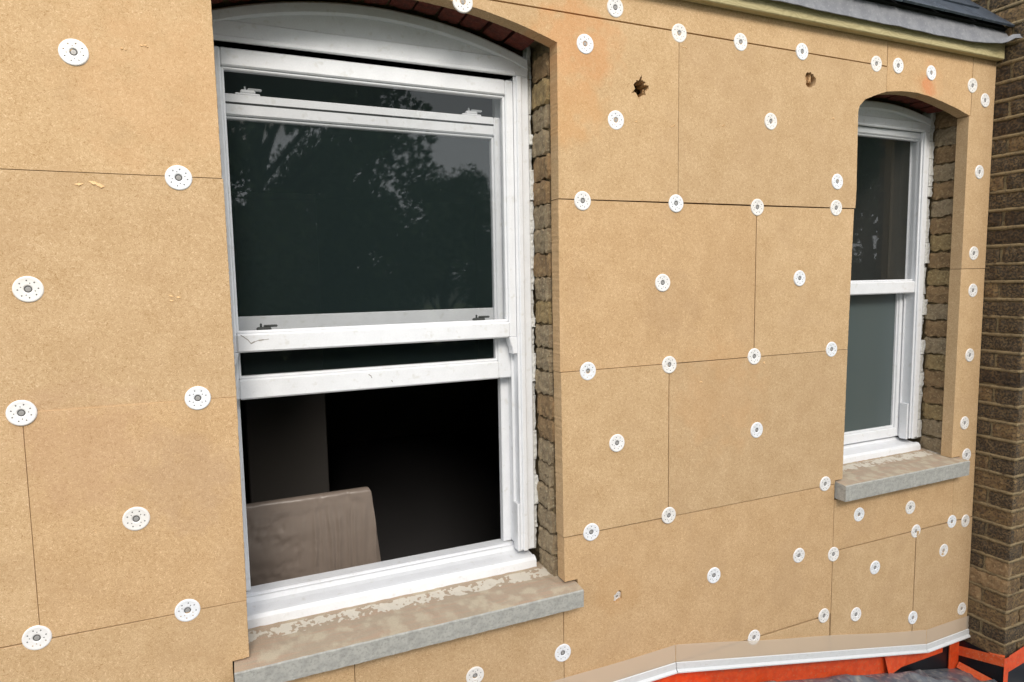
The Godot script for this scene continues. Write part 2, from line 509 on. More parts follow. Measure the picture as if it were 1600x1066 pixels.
func build_cladding() -> void:
	var t := thing("insulation_cladding", "tan wood fibre insulation boards covering the house wall around both windows", "cladding")
	var a1 := []
	for i in 13: a1.append(lerpf(0.486, 0.977, i / 12.0))
	# left of the large window
	var p := [[-2.2, 0.2765], [-0.007, 0.2745], [-0.008, 0.738]]
	for i in range(1, 13):
		var x := lerpf(-0.008, 0.484, i / 12.0)
		p.append([x, arch1(x)])
	p.append_array([[0.484, 0.828], [-2.2, 0.828]])
	board(t, p, range(1, 14))
	board(t, [[-2.2, -0.2935], [-0.003, -0.2995], [-0.004, 0.2732], [-2.2, 0.2752]], [1])
	board(t, [[-0.4771, -0.8645], [-0.008, -0.8675], [-0.003, -0.3005], [-0.4731, -0.2955]], [1], 0.0025)
	board(t, [[-2.2, -0.8605], [-0.4785, -0.8645], [-0.4745, -0.2955], [-2.2, -0.2945]], [], 0.001)
	board(t, [[-2.2, -1.465], [0.2735, -1.465], [0.2735, -1.112], [-0.053, -1.112], [-0.053, -1.034], [-0.010, -1.032], [-0.009, -0.8690], [-2.2, -0.8620]], [4, 5], 0.004)
	board(t, [[0.2755, -1.465], [0.9785, -1.465], [0.9785, -1.112], [0.2755, -1.112]])
	# above the windows
	board(t, [[-2.2, 0.8325], [0.31, 0.8325], [0.31, 0.945], [-2.2, 0.945]])
	board(t, [[0.3125, 0.8335], [2.4855, 0.8360], [2.4855, 0.945], [0.3125, 0.945]])
	# between the windows
	p = [[0.977, 0.2565], [1.4465, 0.2595], [1.4465, 0.8300], [0.486, 0.8290]]
	for x: float in a1: p.append([x, arch1(x)])
	var hole := ragged_disc(1.289, 0.631, 0.033, 26, 0.3)
	board(t, p, range(4, 17), 0.0, [hole])
	p = [[1.4485, 0.2595], [2.330, 0.2630], [2.333, 0.33], [2.328, 0.64]]
	for i in range(2, 5): p.append(ARCH2[i])
	p.append_array([[2.4865, 0.735], [2.4865, 0.8315], [1.4485, 0.8300]])
	board(t, p, [1, 2, 3, 4, 5, 6], 0.0, [ragged_disc(2.064, 0.737, 0.027, 20, 0.25)])
	board(t, [[0.977, -0.3065], [1.8070, -0.3085], [1.8080, 0.2555], [0.976, 0.2535]], [3])
	board(t, [[1.8110, -0.3085], [2.3130, -0.3095], [2.3240, 0.2590], [1.8110, 0.2555]], [1])
	board(t, [[0.982, -0.8695], [1.4108, -0.8695], [1.4112, -0.3095], [0.978, -0.3085]], [3], 0.003)
	board(t, [[1.4152, -0.8710], [2.2640, -0.8720], [2.2640, -0.858], [2.307, -0.858], [2.313, -0.3115], [1.4152, -0.3105]], [3])
	board(t, [[0.981, -1.4410], [2.2630, -1.4390], [2.2630, -0.8745], [0.985, -0.8730], [0.986, -1.028], [1.036, -1.028], [1.036, -1.108], [0.981, -1.108]], [3], 0.0, [ragged_disc(1.2, -1.130, 0.02, 14, 0.3)])
	# below
	board(t, [[1.40, -1.475], [1.55, -1.485], [2.2625, -1.63], [2.2575, -1.4370], [2.222, -1.4470], [1.40, -1.4465]])
	board(t, [[2.2670, -1.640], [2.7935, -1.745], [2.7930, -1.1715], [2.2670, -1.1680]], [], 0.0)
	board(t, [[2.7968, -1.745], [3.198, -1.76], [3.198, -1.1735], [2.7968, -1.1715]], [], 0.001)
	board(t, [[2.2655, -1.1635], [3.0450, -1.1670], [3.0450, -0.944], [2.2655, -0.944]])
	board(t, [[3.0465, -1.1670], [3.198, -1.1690], [3.198, -0.862], [3.081, -0.862], [3.081, -0.944], [3.0465, -0.944]], [1])
	# right of the narrow window
	board(t, [[3.022, -0.860], [3.198, -0.860], [3.196, 0.0110], [3.024, 0.0110]], [1])
	board(t, [[3.025, 0.0130], [3.196, 0.0130], [3.200, 0.945], [3.0380, 0.945], [3.0380, 0.684], [3.025, 0.682]], [1])
	p = []
	for i in range(5, 12): p.append([ARCH2[i][0] if i < 11 else 3.0350, ARCH2[i][1]])
	p.append_array([[3.0350, 0.945], [2.4890, 0.945]])
	p[0] = [2.4890, 0.735]
	board(t, p, [0, 1, 2, 3, 4, 5])
	# the torn bottoms of the holes
	var st := tool()
	slab(st, ragged_disc(2.064, 0.737, 0.030, 14, 0.1), -0.049, -0.036)
	for k in 10: cbox(st, Vector3(2.047 + rng.randf() * 0.03, 0.722 + rng.randf() * 0.03, -0.038), Vector3(2.053 + rng.randf() * 0.03, 0.732 + rng.randf() * 0.03, -0.012), 0.002)
	put("torn_hole", done(st), M.torn_fibre, t)
	st = tool()
	for k in 26:
		var a := rng.randf() * TAU
		var r := rng.randf_range(0.024, 0.036)
		var q := Vector3(1.289 + cos(a) * r * 0.9, 0.631 + sin(a) * r, rng.randf_range(-0.02, -0.001))
		cbox(st, q - Vector3(0.002, 0.004, 0.006), q + Vector3(0.002, 0.004, 0.0025), 0.0015)
	put("torn_hole", done(st), M.torn_fibre, t)
	st = tool()
	slab(st, ragged_disc(1.2, -1.130, 0.021, 12, 0.1), -0.03, -0.012)
	put("torn_hole", done(st), M.torn_fibre, t)
	# nicks where the surface is torn up
	var spots := [[-0.302, 0.25, 0.045], [-0.131, -0.032, 0.03], [1.271, 0.52, 0.02], [1.429, 0.519, 0.022], [1.651, 0.537, 0.018], [1.325, -0.317, 0.03], [1.56, -0.383, 0.018], [2.192, 0.605, 0.02], [-0.345, -0.611, 0.02], [-0.339, -0.428, 0.016],
		[-0.163, 0.588, 0.018], [-0.205, 0.575, 0.016], [-0.27, 0.245, 0.02], [1.86, -0.335, 0.02], [2.25, 0.06, 0.012], [2.28, -1.215, 0.014], [1.47, 0.78, 0.016], [1.66, -0.52, 0.01]]
	for s: Array in spots:
		var nk := tool()
		var n := 3
		for k in n:
			var cx: float = s[0] + rng.randf_range(-0.5, 0.5) * s[2]
			var cy: float = s[1] + rng.randf_range(-0.25, 0.25) * s[2]
			var l: float = s[2] * rng.randf_range(0.35, 0.65)
			var an := rng.randf_range(-0.5, 0.35)
			var d := Vector3(cos(an), sin(an), 0)
			var u := Vector3(-d.y, d.x, 0)
			var o := Vector3(cx, cy, 0.0012)
			var hgt := l * 0.13
			var A := o - d * l * 0.5
			var B := o + d * l * 0.5
			var T := o + u * hgt + Vector3(0, 0, 0.0005)
			var Bm := o - u * hgt * 1.4 + Vector3(0, 0, 0.0024)
			tri(nk, A, Bm, T)
			tri(nk, Bm, B, T)
			var lo := o - u * hgt * 1.9
			tri(nk, A, lo, Bm)
			tri(nk, lo, B, Bm)
		put("torn_nick", done(nk), M.raw_fibre, t)

# ---------------------------------------------------------------- fixing washers
func washer_mesh() -> ArrayMesh:
	var st := tool(false)
	var R := [0.0084, 0.0118, 0.0134, 0.0160, 0.0190, 0.0221, 0.0246, 0.0275, 0.0298, 0.0308, 0.0312]
	var Z := [0.0022, 0.0026, 0.0026, 0.0026, 0.0028, 0.0028, 0.0032, 0.0036, 0.0032, 0.0018, -0.001]
	var N := 48
	var P := func(i: int, j: int) -> Vector3:
		var a := TAU * (i % N) / N
		return Vector3(cos(a) * R[j], sin(a) * R[j], Z[j])
	for j in R.size() - 1:
		for i in N:
			if j == 4 and i % 6 == 2: continue
			if j == 2 and i % 12 == 5: continue
			quad(st, P.call(i, j), P.call(i, j + 1), P.call(i + 1, j + 1), P.call(i + 1, j))
	for i in N:
		var a: Vector3 = P.call(i, 0)
		var b: Vector3 = P.call(i + 1, 0)
		quad(st, a, b, Vector3(b.x, b.y, -0.001), Vector3(a.x, a.y, -0.001))
	return done(st)

func disc(st: SurfaceTool, r: float, z0: float, z1: float, ch: float, n := 20) -> void:
	for i in n:
		var a := Vector3(cos(TAU * i / n), sin(TAU * i / n), 0)
		var b := Vector3(cos(TAU * (i + 1) / n), sin(TAU * (i + 1) / n), 0)
		var zb := Vector3(0, 0, z0)
		var zm := Vector3(0, 0, z1 - ch)
		var zt := Vector3(0, 0, z1)
		quad(st, a * r + zb, b * r + zb, b * r + zm, a * r + zm)
		quad(st, a * r + zm, b * r + zm, b * (r - ch) + zt, a * (r - ch) + zt)
		tri(st, zt, a * (r - ch) + zt, b * (r - ch) + zt)

func build_washers() -> void:
	var px := [[115, 82], [279, 278], [44, 452], [34, 645], [309, 622], [213, 810], [58, 996], [293, 953], [723, 3], [961, 12], [914, 69], [1061, 52], [1157, 66], [1253, 81], [1369, 100], [1403, 103], [1455, 114], [1519, 134], [1539, 157],
		[962, 188], [1204, 190], [1530, 269], [1308, 284], [1306, 325], [910, 314], [1056, 318], [1183, 324], [1035, 442], [1249, 435], [1521, 396], [1520, 454], [918, 580], [1045, 570], [1178, 557], [1299, 546], [1515, 555],
		[963, 692], [1182, 672], [1507, 661], [1510, 711], [923, 831], [1044, 805], [1289, 756], [1342, 804], [1422, 793], [1431, 830], [1487, 815], [1508, 814], [1474, 860], [1367, 887], [1302, 866], [1248, 868], [1115, 899],
		[1287, 962], [1337, 960], [1426, 965], [1502, 951], [1178, 996], [879, 1020], [742, 1056]]
	var dm := washer_mesh()
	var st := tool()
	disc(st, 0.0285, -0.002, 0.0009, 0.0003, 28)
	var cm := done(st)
	st = tool()
	disc(st, 0.0058, 0.0005, 0.0024, 0.0006, 16)
	cbox(st, Vector3(-0.0028, -0.0005, 0.002), Vector3(0.0028, 0.0005, 0.0028), 0.0002)
	cbox(st, Vector3(-0.0005, -0.0028, 0.002), Vector3(0.0005, 0.0028, 0.00285), 0.0002)
	var sm := done(st)
	var proto := thing("fixing_washer", "round white plastic fixing washer screwed flush into the fibreboard", "washer", Vector3.ZERO, "white washers holding the insulation boards")
	put("disc", dm, M.washer_plastic, proto)
	put("hole_shade_plate", cm, M.hole_shade, proto)  # plate behind the disc, painted dark so its holes look shaded
	put("screw_head", sm, M.screw_steel, proto)
	for i in px.size():
		var o: Node3D = proto
		if i > 0:
			o = proto.duplicate()
			o.name = numbered("fixing_washer")
			add_child(o)
		var p := wall_point(px[i][0], px[i][1], 0.0)
		o.position = Vector3(p.x, p.y, 0.0003)
		if p.x > 0.97 and p.x < 1.42 and p.y > -0.88 and p.y < -0.29: o.position.z = 0.003
		if p.x < 0.0 and p.y < -0.29: o.position.z = 0.0028
		o.set_meta("label", washer_label(p.x, p.y))
		o.rotation = Vector3(rng.randf_range(-0.04, 0.04), rng.randf_range(-0.04, 0.04), rng.randf() * TAU)
		o.position.z += rng.randf_range(-0.001, 0.0006)
		if i % 3: o.get_node("disc").material_override = M.washer_dusty if i % 3 == 1 else M.washer_cream
	# the one that is sunk into its hole
	var s := proto.duplicate()
	s.name = numbered("fixing_washer")
	add_child(s)
	s.position = Vector3(1.2, -1.131, -0.0105)
	s.scale = Vector3(0.62, 0.62, 0.62)
	s.rotation = Vector3(0.25, 0.1, 0.4)
	s.set_meta("label", "small white washer sunk askew in a torn hole beside the long sill")

func washer_label(x: float, y: float) -> String:
	var k := "round white fixing washer "
	if x < 0.0:
		if y > 0.26 and y < 0.3: return k + "on the topmost joint of the boards left of the large window"
		if absf(y + 0.3) < 0.03: return k + "on the middle joint of the boards left of the large window"
		if y < -0.83: return k + "on the lowest joint of the boards left of the large window"
		return k + "set in mid board left of the large window"
	if x < 1.0 and y > 0.7: return k + "at the cut edge above the large window arch"
	if x < 1.0 and y < -1.1: return k + "in the boards underneath the long sill"
	if y > 0.8 and x < 2.46: return k + "on the long joint just below the fascia"
	if x > 3.0 and y > 0.6: return k + "where the pier strip meets the board over the narrow arch"
	if y > 0.7 and x > 2.46: return k + "in the board over the narrow window arch"
	if x > 3.0 and y > -0.9: return k + "in the upright strip between narrow window and brick pier"
	if x < 2.36 and y > 0.4: return k + "in the upper boards between the windows, below the torn holes"
	if x < 2.36 and absf(y - 0.26) < 0.03: return k + "on the upper joint between the windows"
	if x < 2.36 and absf(y + 0.31) < 0.03: return k + "on the middle joint between the windows"
	if x < 2.36 and absf(y + 0.87) < 0.03: return k + "on the lower joint between the two sills"
	if x < 2.36 and y > -0.85: return k + "in mid board between the two windows"
	if y > -1.13 and x > 2.3: return k + "just below the short sill, above the joint"
	if absf(y + 1.166) < 0.03 and x > 2.2: return k + "on the joint that runs below the short sill"
	if y < -1.3: return k + "low on the boards just above the beige film"
	return k + "in mid board well below the short sill"

# pixel of the photograph (1600 x 1066) to a point on a plane z = const parallel to the wall
func wall_point(px: float, py: float, z: float) -> Vector3:
	var r := camera_basis() * Vector3((px - 800.0) / 1000.0, -(py - 533.0) / 1000.0, -1.0)
	return EYE + r * ((z - EYE.z) / r.z)

func camera_basis() -> Basis:
	return Basis.from_euler(Vector3(deg_to_rad(-5.487), deg_to_rad(-23.53), deg_to_rad(-1.007)))

# ---------------------------------------------------------------- brickwork
# a worn brick: its face (towards +z, centred) is a bumpy grid; w along x, h along y, d deep
func worn_brick(w: float, h: float, d: float, sd: int, bump := 0.004, nx := 5, ny := 3, chipped := false) -> ArrayMesh:
	var r := RandomNumberGenerator.new()
	r.seed = sd
	var st := tool(chipped)
	var g := []
	for j in ny + 1:
		var row := []
		for i in nx + 1:
			var edge := i == 0 or j == 0 or i == nx or j == ny
			var corner := (i == 0 or i == nx) and (j == 0 or j == ny)
			var p := Vector3((float(i) / nx - 0.5) * w, (float(j) / ny - 0.5) * h, r.randf_range(-bump, bump * 0.4))
			if chipped and not edge: p += Vector3(r.randf_range(-0.3, 0.3) * w / nx, r.randf_range(-0.3, 0.3) * h / ny, 0)
			if edge:
				p.z -= bump * (r.randf_range(0.0, 1.3) if chipped else 1.0)
				p += Vector3(r.randf_range(-1, 1) * minf(w * 0.02, 0.003), r.randf_range(-1, 1) * h * 0.075, 0)
			if corner:
				p.z -= bump * 0.6
				p.x *= 0.97
				p.y *= 0.93
			row.append(p)
		g.append(row)
	for j in ny:
		for i in nx: quad(st, g[j][i], g[j][i + 1], g[j + 1][i + 1], g[j + 1][i])
	var rim := []
	for i in nx: rim.append(g[0][i])
	for j in ny: rim.append(g[j][nx])
	for i in nx: rim.append(g[ny][nx - i])
	for j in ny: rim.append(g[ny - j][0])
	for k in rim.size():
		var a: Vector3 = rim[k]
		var b: Vector3 = rim[(k + 1) % rim.size()]
		quad(st, Vector3(a.x, a.y, -d), Vector3(b.x, b.y, -d), b, a)
	return done(st)

func build_house_wall() -> void:
	var t := thing("brick_house_wall", "old brick house wall seen in the window reveals behind the boards", "wall")
	# masonry behind the boards, with the two arched openings
	var st := tool()
	var A := PackedVector2Array([Vector2(-2.2, -1.9), Vector2(3.25, -1.9), Vector2(3.25, 1.0), Vector2(-2.2, 1.0)])
	var o1 := PackedVector2Array([Vector2(-0.085, -1.05), Vector2(0.981, -1.05)])
	for i in 13:
		var x := lerpf(0.981, -0.085, i / 12.0)
		o1.append(Vector2(x, arch1(x * 0.93 + 0.03) + 0.03))
	var o2 := PackedVector2Array([Vector2(2.28, -0.90), Vector2(3.066, -0.90)])
	for i in 13:
		var x := lerpf(3.066, 2.28, i / 12.0)
		o2.append(Vector2(x, arch2(x * 0.93 + 0.187) + 0.03))
	for cut: Array in [[-2.2, 0.45], [0.45, 1.6], [1.6, 2.67], [2.67, 3.25]]:
		var strip := PackedVector2Array([Vector2(cut[0], -1.9), Vector2(cut[1], -1.9), Vector2(cut[1], 1.0), Vector2(cut[0], 1.0)])
		for p1 in Geometry2D.clip_polygons(strip, o1):
			for p2 in Geometry2D.clip_polygons(p1, o2): slab(st, p2, -0.32, -0.062)
	put("masonry", done(st), M.old_mortar, t)
	# bricks of the right-hand reveals, faces towards -x
	var kinds := [M.grey_brick, M.grey_brick, M.brown_brick, M.grey_brick, M.mossy_brick, M.brown_brick]
	var variants := []
	for k in 7: variants.append(worn_brick(0.116, 0.073, 0.045, 500 + k, 0.0036, 9, 6, true))
	var small := []
	for k in 4: small.append(worn_brick(0.05, 0.069, 0.04, 540 + k, 0.004, 4, 5, true))
	for w: Array in [[0.972, -1.03, 0.74], [3.056, -0.86, 0.70]]:
		var y: float = w[1] + 0.03
		while y < w[2]:
			var o := put("brick", variants[rng.randi() % 7], kinds[rng.randi() % 6], t)
			o.rotation = Vector3(rng.randf_range(-0.05, 0.05), -PI / 2 + rng.randf_range(-0.05, 0.05), rng.randf_range(-0.03, 0.03), )
			o.position = Vector3(w[0] - 0.006 + rng.randf_range(-0.004, 0.004), y, -0.113 + rng.randf_range(-0.006, 0.004))
			o.scale = Vector3(rng.randf_range(0.9, 1.0), rng.randf_range(0.94, 1.03), 1)
			if rng.randf() < 0.45:  # a bat or lump of mortar beside the frame
				var q := put("brick", small[rng.randi() % 4], M.old_mortar if rng.randf() < 0.5 else kinds[rng.randi() % 6], t)
				q.rotation = Vector3(rng.randf_range(-0.2, 0.2), -PI / 2 + rng.randf_range(-0.2, 0.2), 0)
				q.position = Vector3(w[0] + 0.004, y + rng.randf_range(-0.02, 0.02), -0.158)
				q.scale = Vector3(0.7, rng.randf_range(0.6, 0.95), 1)
			y += 0.0805
	# arch bricks, their undersides showing
	var arch_variants := []
	for k in 4: arch_variants.append(worn_brick(0.066, 0.112, 0.05, 600 + k, 0.0025, 4, 6, true))
	for w: Array in [[0.445, 0.52, 0], [2.67, 0.38, 1]]:
		var n := int(w[1] / 0.077)
		for i in range(-n, n + 1):
			var x: float = w[0] + i * 0.0755
			var y: float
			var sl: float
			if w[2] == 0:
				y = 0.832 - 0.345 * (x - 0.445) * (x - 0.445)
				sl = -2 * 0.345 * (x - 0.445)
			else:
				y = 0.765 - 0.37 * (x - 2.67) * (x - 2.67)
				sl = -2 * 0.37 * (x - 2.67)
			var o := put("arch_brick", arch_variants[posmod(i, 4)], M.red_brick, t)
			o.basis = Basis(Vector3(0, 0, 1), atan(sl)) * Basis(Vector3(1, 0, 0), PI / 2)
			o.position = Vector3(x, y + 0.004 + rng.randf_range(-0.002, 0.002), -0.115)

func build_pier() -> void:
	var t := thing("brick_pier", "sooty yellow stock brick pier standing forward of the clad wall", "pier", Vector3(3.2, -2.0, 0.167))
	# mortar core, a little behind the faces; axes: x into the pier, z = 0 at its front
	box_part("mortar_core", t, M.mortar, 0.0105, 0.60, 0.0, 4.0, -0.50, -0.0105, 0.004)
	var P := 0.0805
	var y0 := 0.918 - 0.0805 * 36 + 2.0
	var long := []
	var head := []
	for k in 6:
		long.append(worn_brick(0.212, 0.064, 0.03, 700 + k, 0.0042, 13, 4, true))
		head.append(worn_brick(0.099, 0.064, 0.03, 720 + k, 0.0042, 7, 4, true))
	var kinds := [M.soot_brick, M.black_brick, M.soot_brick, M.tan_brick, M.black_brick, M.soot_brick]
	var beds := []
	for k in 3: beds.append(worn_brick(0.36, 0.0135, 0.02, 760 + k, 0.0018, 24, 1))
	for c in 49:
		var y := y0 + c * P + P * 0.5
		if y > 3.95 or y < 0.05: continue
		var low: bool = y - 2.0 < -0.55
		var pick := func() -> Material:
			if low: return [M.tan_brick, M.soot_brick, M.tan_brick, M.soot_brick, M.brown_brick][rng.randi() % 5]
			return kinds[rng.randi() % 6]
		# left face, turned to -x: from the front corner back
		var stretcher := c % 2 == 0
		var zs := [-0.1065, -0.332] if stretcher else [-0.0515, -0.1635, -0.275, -0.387]
		for z: float in zs:
			var o := put("brick", (long if stretcher else head)[rng.randi() % 6], pick.call(), t)
			o.rotation = Vector3(0, -PI / 2 + rng.randf_range(-0.012, 0.012), rng.randf_range(-0.012, 0.012))
			o.position = Vector3(rng.randf_range(-0.0015, 0.0025), y + rng.randf_range(-0.002, 0.002), z)
		# front face
		var xs := [0.054, 0.166, 0.278, 0.390] if stretcher else [0.111, 0.336]
		for x: float in xs:
			var o := put("brick", (head if stretcher else long)[rng.randi() % 6], pick.call() if rng.randf() < 0.4 else M.tan_brick, t)
			o.rotation = Vector3(0, 0, rng.randf_range(-0.012, 0.012))
			o.position = Vector3(x, y + rng.randf_range(-0.002, 0.002), rng.randf_range(-0.002, 0.0015))
		# the bed joint, struck proud of the worn bricks
		var b := put("mortar_joint", beds[c % 3], M.mortar, t)
		b.rotation.y = -PI / 2
		b.position = Vector3(-0.0005 + rng.randf_range(-0.001, 0.001), y - P * 0.5 + rng.randf_range(-0.001, 0.001), -0.178)
		var b2 := put("mortar_joint", beds[(c + 1) % 3], M.mortar, t)
		b2.position = Vector3(0.178, y - P * 0.5, 0.0005)

# ---------------------------------------------------------------- windows
func sash(w: Node, called: String, x0: float, x1: float, y0: float, y1: float, z0: float, z1: float, stile: float, top: float, bottom: float, glass: Material, xg0: float) -> Node3D:
	var s := node(called, w)
	var bead := 0.012
	for k in 2:
		var a := x0 if k == 0 else x1 - stile
		var b := xg0 if k == 0 else x1
		box_part("stile", s, M.upvc, a, b, y0, y1, z0, z1, 0.004)
		if k == 0: box_part("glazing_bead", s, M.upvc, b - 0.001, b + bead * 0.6, y0 + bottom, y1 - top, z0 + 0.006, z1 - 0.009, 0.003)
		else: box_part("glazing_bead", s, M.upvc, a - bead * 0.6, a + 0.001, y0 + bottom, y1 - top, z0 + 0.006, z1 - 0.009, 0.003)
	box_part("top_rail", s, M.upvc, xg0 - 0.001, x1 - stile + 0.001, y1 - top, y1, z0 + 0.001, z1 - 0.001, 0.004)
	box_part("bottom_rail", s, M.upvc, xg0 - 0.001, x1 - stile + 0.001, y0, y0 + bottom, z0 + 0.001, z1 + 0.003, 0.005)
	box_part("glazing_bead", s, M.upvc, xg0, x1 - stile, y1 - top - bead * 0.7, y1 - top + 0.001, z0 + 0.006, z1 - 0.009, 0.003)
	box_part("glazing_bead", s, M.upvc, xg0, x1 - stile, y0 + bottom - 0.001, y0 + bottom + bead * 0.7, z0 + 0.006, z1 - 0.009, 0.003)
	var g := tool()
	var zm := (z0 + z1) / 2
	var gx0 := xg0 - 0.004
	var gx1 := x1 - stile + 0.004
	var gy0 := y0 + bottom - 0.004
	var gy1 := y1 - top + 0.004
	quad(g, Vector3(gx0, gy0, zm), Vector3(gx1, gy0, zm), Vector3(gx1, gy1, zm), Vector3(gx0, gy1, zm))
	put("glass_pane", done(g), glass, s)
	return s

func horn(s: Node, x0: float, x1: float, y: float, z0: float, z1: float, mirror := false) -> void:
	# the curled end below a stile
	var w := x1 - x0
	var p := PackedVector2Array()
	for q: Array in [[0.0, 0.0], [1.0, 0.0], [1.0, -0.058], [0.42, -0.058], [0.40, -0.046], [0.34, -0.036], [0.22, -0.028], [0.14, -0.020], [0.06, -0.010]]:
		p.append(Vector2((x1 - q[0] * w) if mirror else (x0 + q[0] * w), y + q[1]))
	var st := tool()
	slab(st, p, z0, z1, 0.002)
	put("horn", done(st), M.upvc, s)

func build_window(d: Dictionary, label: String) -> Node3D:
	var w := thing("sash_window", label, "window")
	var x0: float = d.x0
	var x1: float = d.x1
	var zf := -0.165
	var j := 0.050
	var fr := node("outer_frame", w)
	# jambs with their stepped tracks
	for k in 2:
		var a := x0 if k == 0 else x1 - j
		var b := x0 + j if k == 0 else x1
		box_part("jamb", fr, M.upvc, a, b, d.cill, d.head, d.back, zf, 0.005)
		if d.back > -0.29: box_part("shaded_jamb", fr, M.shaded_jamb, a, b, d.cill, d.head, -0.32, d.back - 0.0005, 0.002)
		var e := b if k == 0 else a
		var dir := 1.0 if k == 0 else -1.0
		for tr: Array in [[-0.2215, -0.2165, 0.010], [-0.300, -0.272, 0.030 if d.back < -0.29 else -0.0005], [-0.1735, -0.168, 0.006]]:
			box_part("track", fr, M.upvc, minf(e - dir * 0.001, e + dir * tr[2]), maxf(e - dir * 0.001, e + dir * tr[2]), d.cill, d.head, tr[0], tr[1], 0.0015)
		box_part("face_trim", fr, M.upvc, (b - 0.020) if k == 0 else (a + 0.002), (b - 0.002) if k == 0 else (a + 0.020), d.cill, d.head, zf - 0.002, zf + 0.007, 0.003)
	# arched head
	var c: float = (x0 + x1) / 2
	var top := func(x: float) -> float: return d.crown - d.bend * (x - d.mid) * (x - d.mid)
	var p := PackedVector2Array([Vector2(x0, d.head), Vector2(x1, d.head)])
	for i in 21:
		var x := lerpf(x1, x0, i / 20.0)
		p.append(Vector2(x, top.call(x)))
	var st := tool()
	slab(st, p, -0.30, zf - 0.008)
	put("head_panel", done(st), M.upvc, fr)
	box_part("head_rail", fr, M.upvc, x0 + 0.001, x1 - 0.001, d.head - 0.001, d.line, -0.30, zf, 0.004)
	box_part("head_lip", fr, M.upvc, x0 + j, x1 - j, d.head - 0.001, d.head + 0.014, -0.24, zf + 0.005, 0.003)
	p = PackedVector2Array()
	for i in 21:
		var x := lerpf(x1 - 0.001, x0 + 0.001, i / 20.0)
		p.append(Vector2(x, top.call(x) - 0.001))
	for i in 21:
		var x := lerpf(x0 + 0.001, x1 - 0.001, i / 20.0)
		var yy: float = top.call(x) - 0.038
		p.append(Vector2(x, maxf(yy, d.head + 0.02)))
	st = tool()
	slab(st, p, -0.2, zf + 0.003, 0.006)
	put("arch_trim", done(st), M.upvc, fr)
	# plastic cill
	var b: float = d.cill
	st = tool()
	drawn(st, PackedVector2Array([Vector2(-0.31, b - 0.004), Vector2(-0.262, b - 0.004), Vector2(-0.262, b - 0.013), Vector2(-0.252, b - 0.013), Vector2(-0.249, b - 0.008), Vector2(-0.240, b - 0.008), Vector2(-0.226, b - 0.018),
		Vector2(-0.208, b - 0.022), Vector2(-0.170, b - 0.026), Vector2(-0.164, b - 0.020), Vector2(-0.152, b - 0.022), Vector2(-0.143, b - 0.032), Vector2(-0.141, b - 0.060), Vector2(-0.31, b - 0.060)]), x0 + 0.008, x1 - 0.008)
	put("cill", done(st), M.upvc, fr)
	# end blocks in the outer track
	for k in 2:
		var e := x0 + j if k == 0 else x1 - j
		var dir := 1.0 if k == 0 else -1.0
		box_part("track_cover", fr, M.upvc, minf(e, e + dir * 0.012), maxf(e, e + dir * 0.012), b - 0.006, b + 0.17, -0.2155, -0.178, 0.002)
	return w

func latch(parent: Node, x: float, y: float, z: float, m: Material) -> void:
	var st := tool()
	cbox(st, Vector3(x - 0.034, y, z - 0.012), Vector3(x + 0.034, y + 0.006, z + 0.012), 0.002)
	cbox(st, Vector3(x - 0.020, y + 0.005, z - 0.010), Vector3(x + 0.022, y + 0.017, z + 0.010), 0.004)
	cbox(st, Vector3(x + 0.000, y + 0.016, z - 0.006), Vector3(x + 0.040, y + 0.023, z + 0.006), 0.003)
	cbox(st, Vector3(x - 0.010, y + 0.014, z - 0.003), Vector3(x - 0.004, y + 0.028, z + 0.003), 0.002)
	put("latch", done(st), m, parent)

func ragged_bead(parent: Node, x: float, out: float, ylo: float, yhi: float, z: float, skip: float) -> void:
	# old sealant between frame and brick, broken away in places
	var y := ylo
	while y < yhi:
		var h := rng.randf_range(0.03, 0.13)
		if rng.randf() > skip:
			var p := PackedVector2Array()
			var n := 5
			for i in n + 1: p.append(Vector2(x, y + h * i / n))
			for i in n + 1: p.append(Vector2(x + out * rng.randf_range(0.65, 1.0), y + h * (n - i) / n))
			var st := tool()
			slab(st, p, z - 0.03, z + rng.randf_range(-0.002, 0.008), 0.002)
			put("sealant", done(st), M.sealant, parent)
		y += h + 0.002

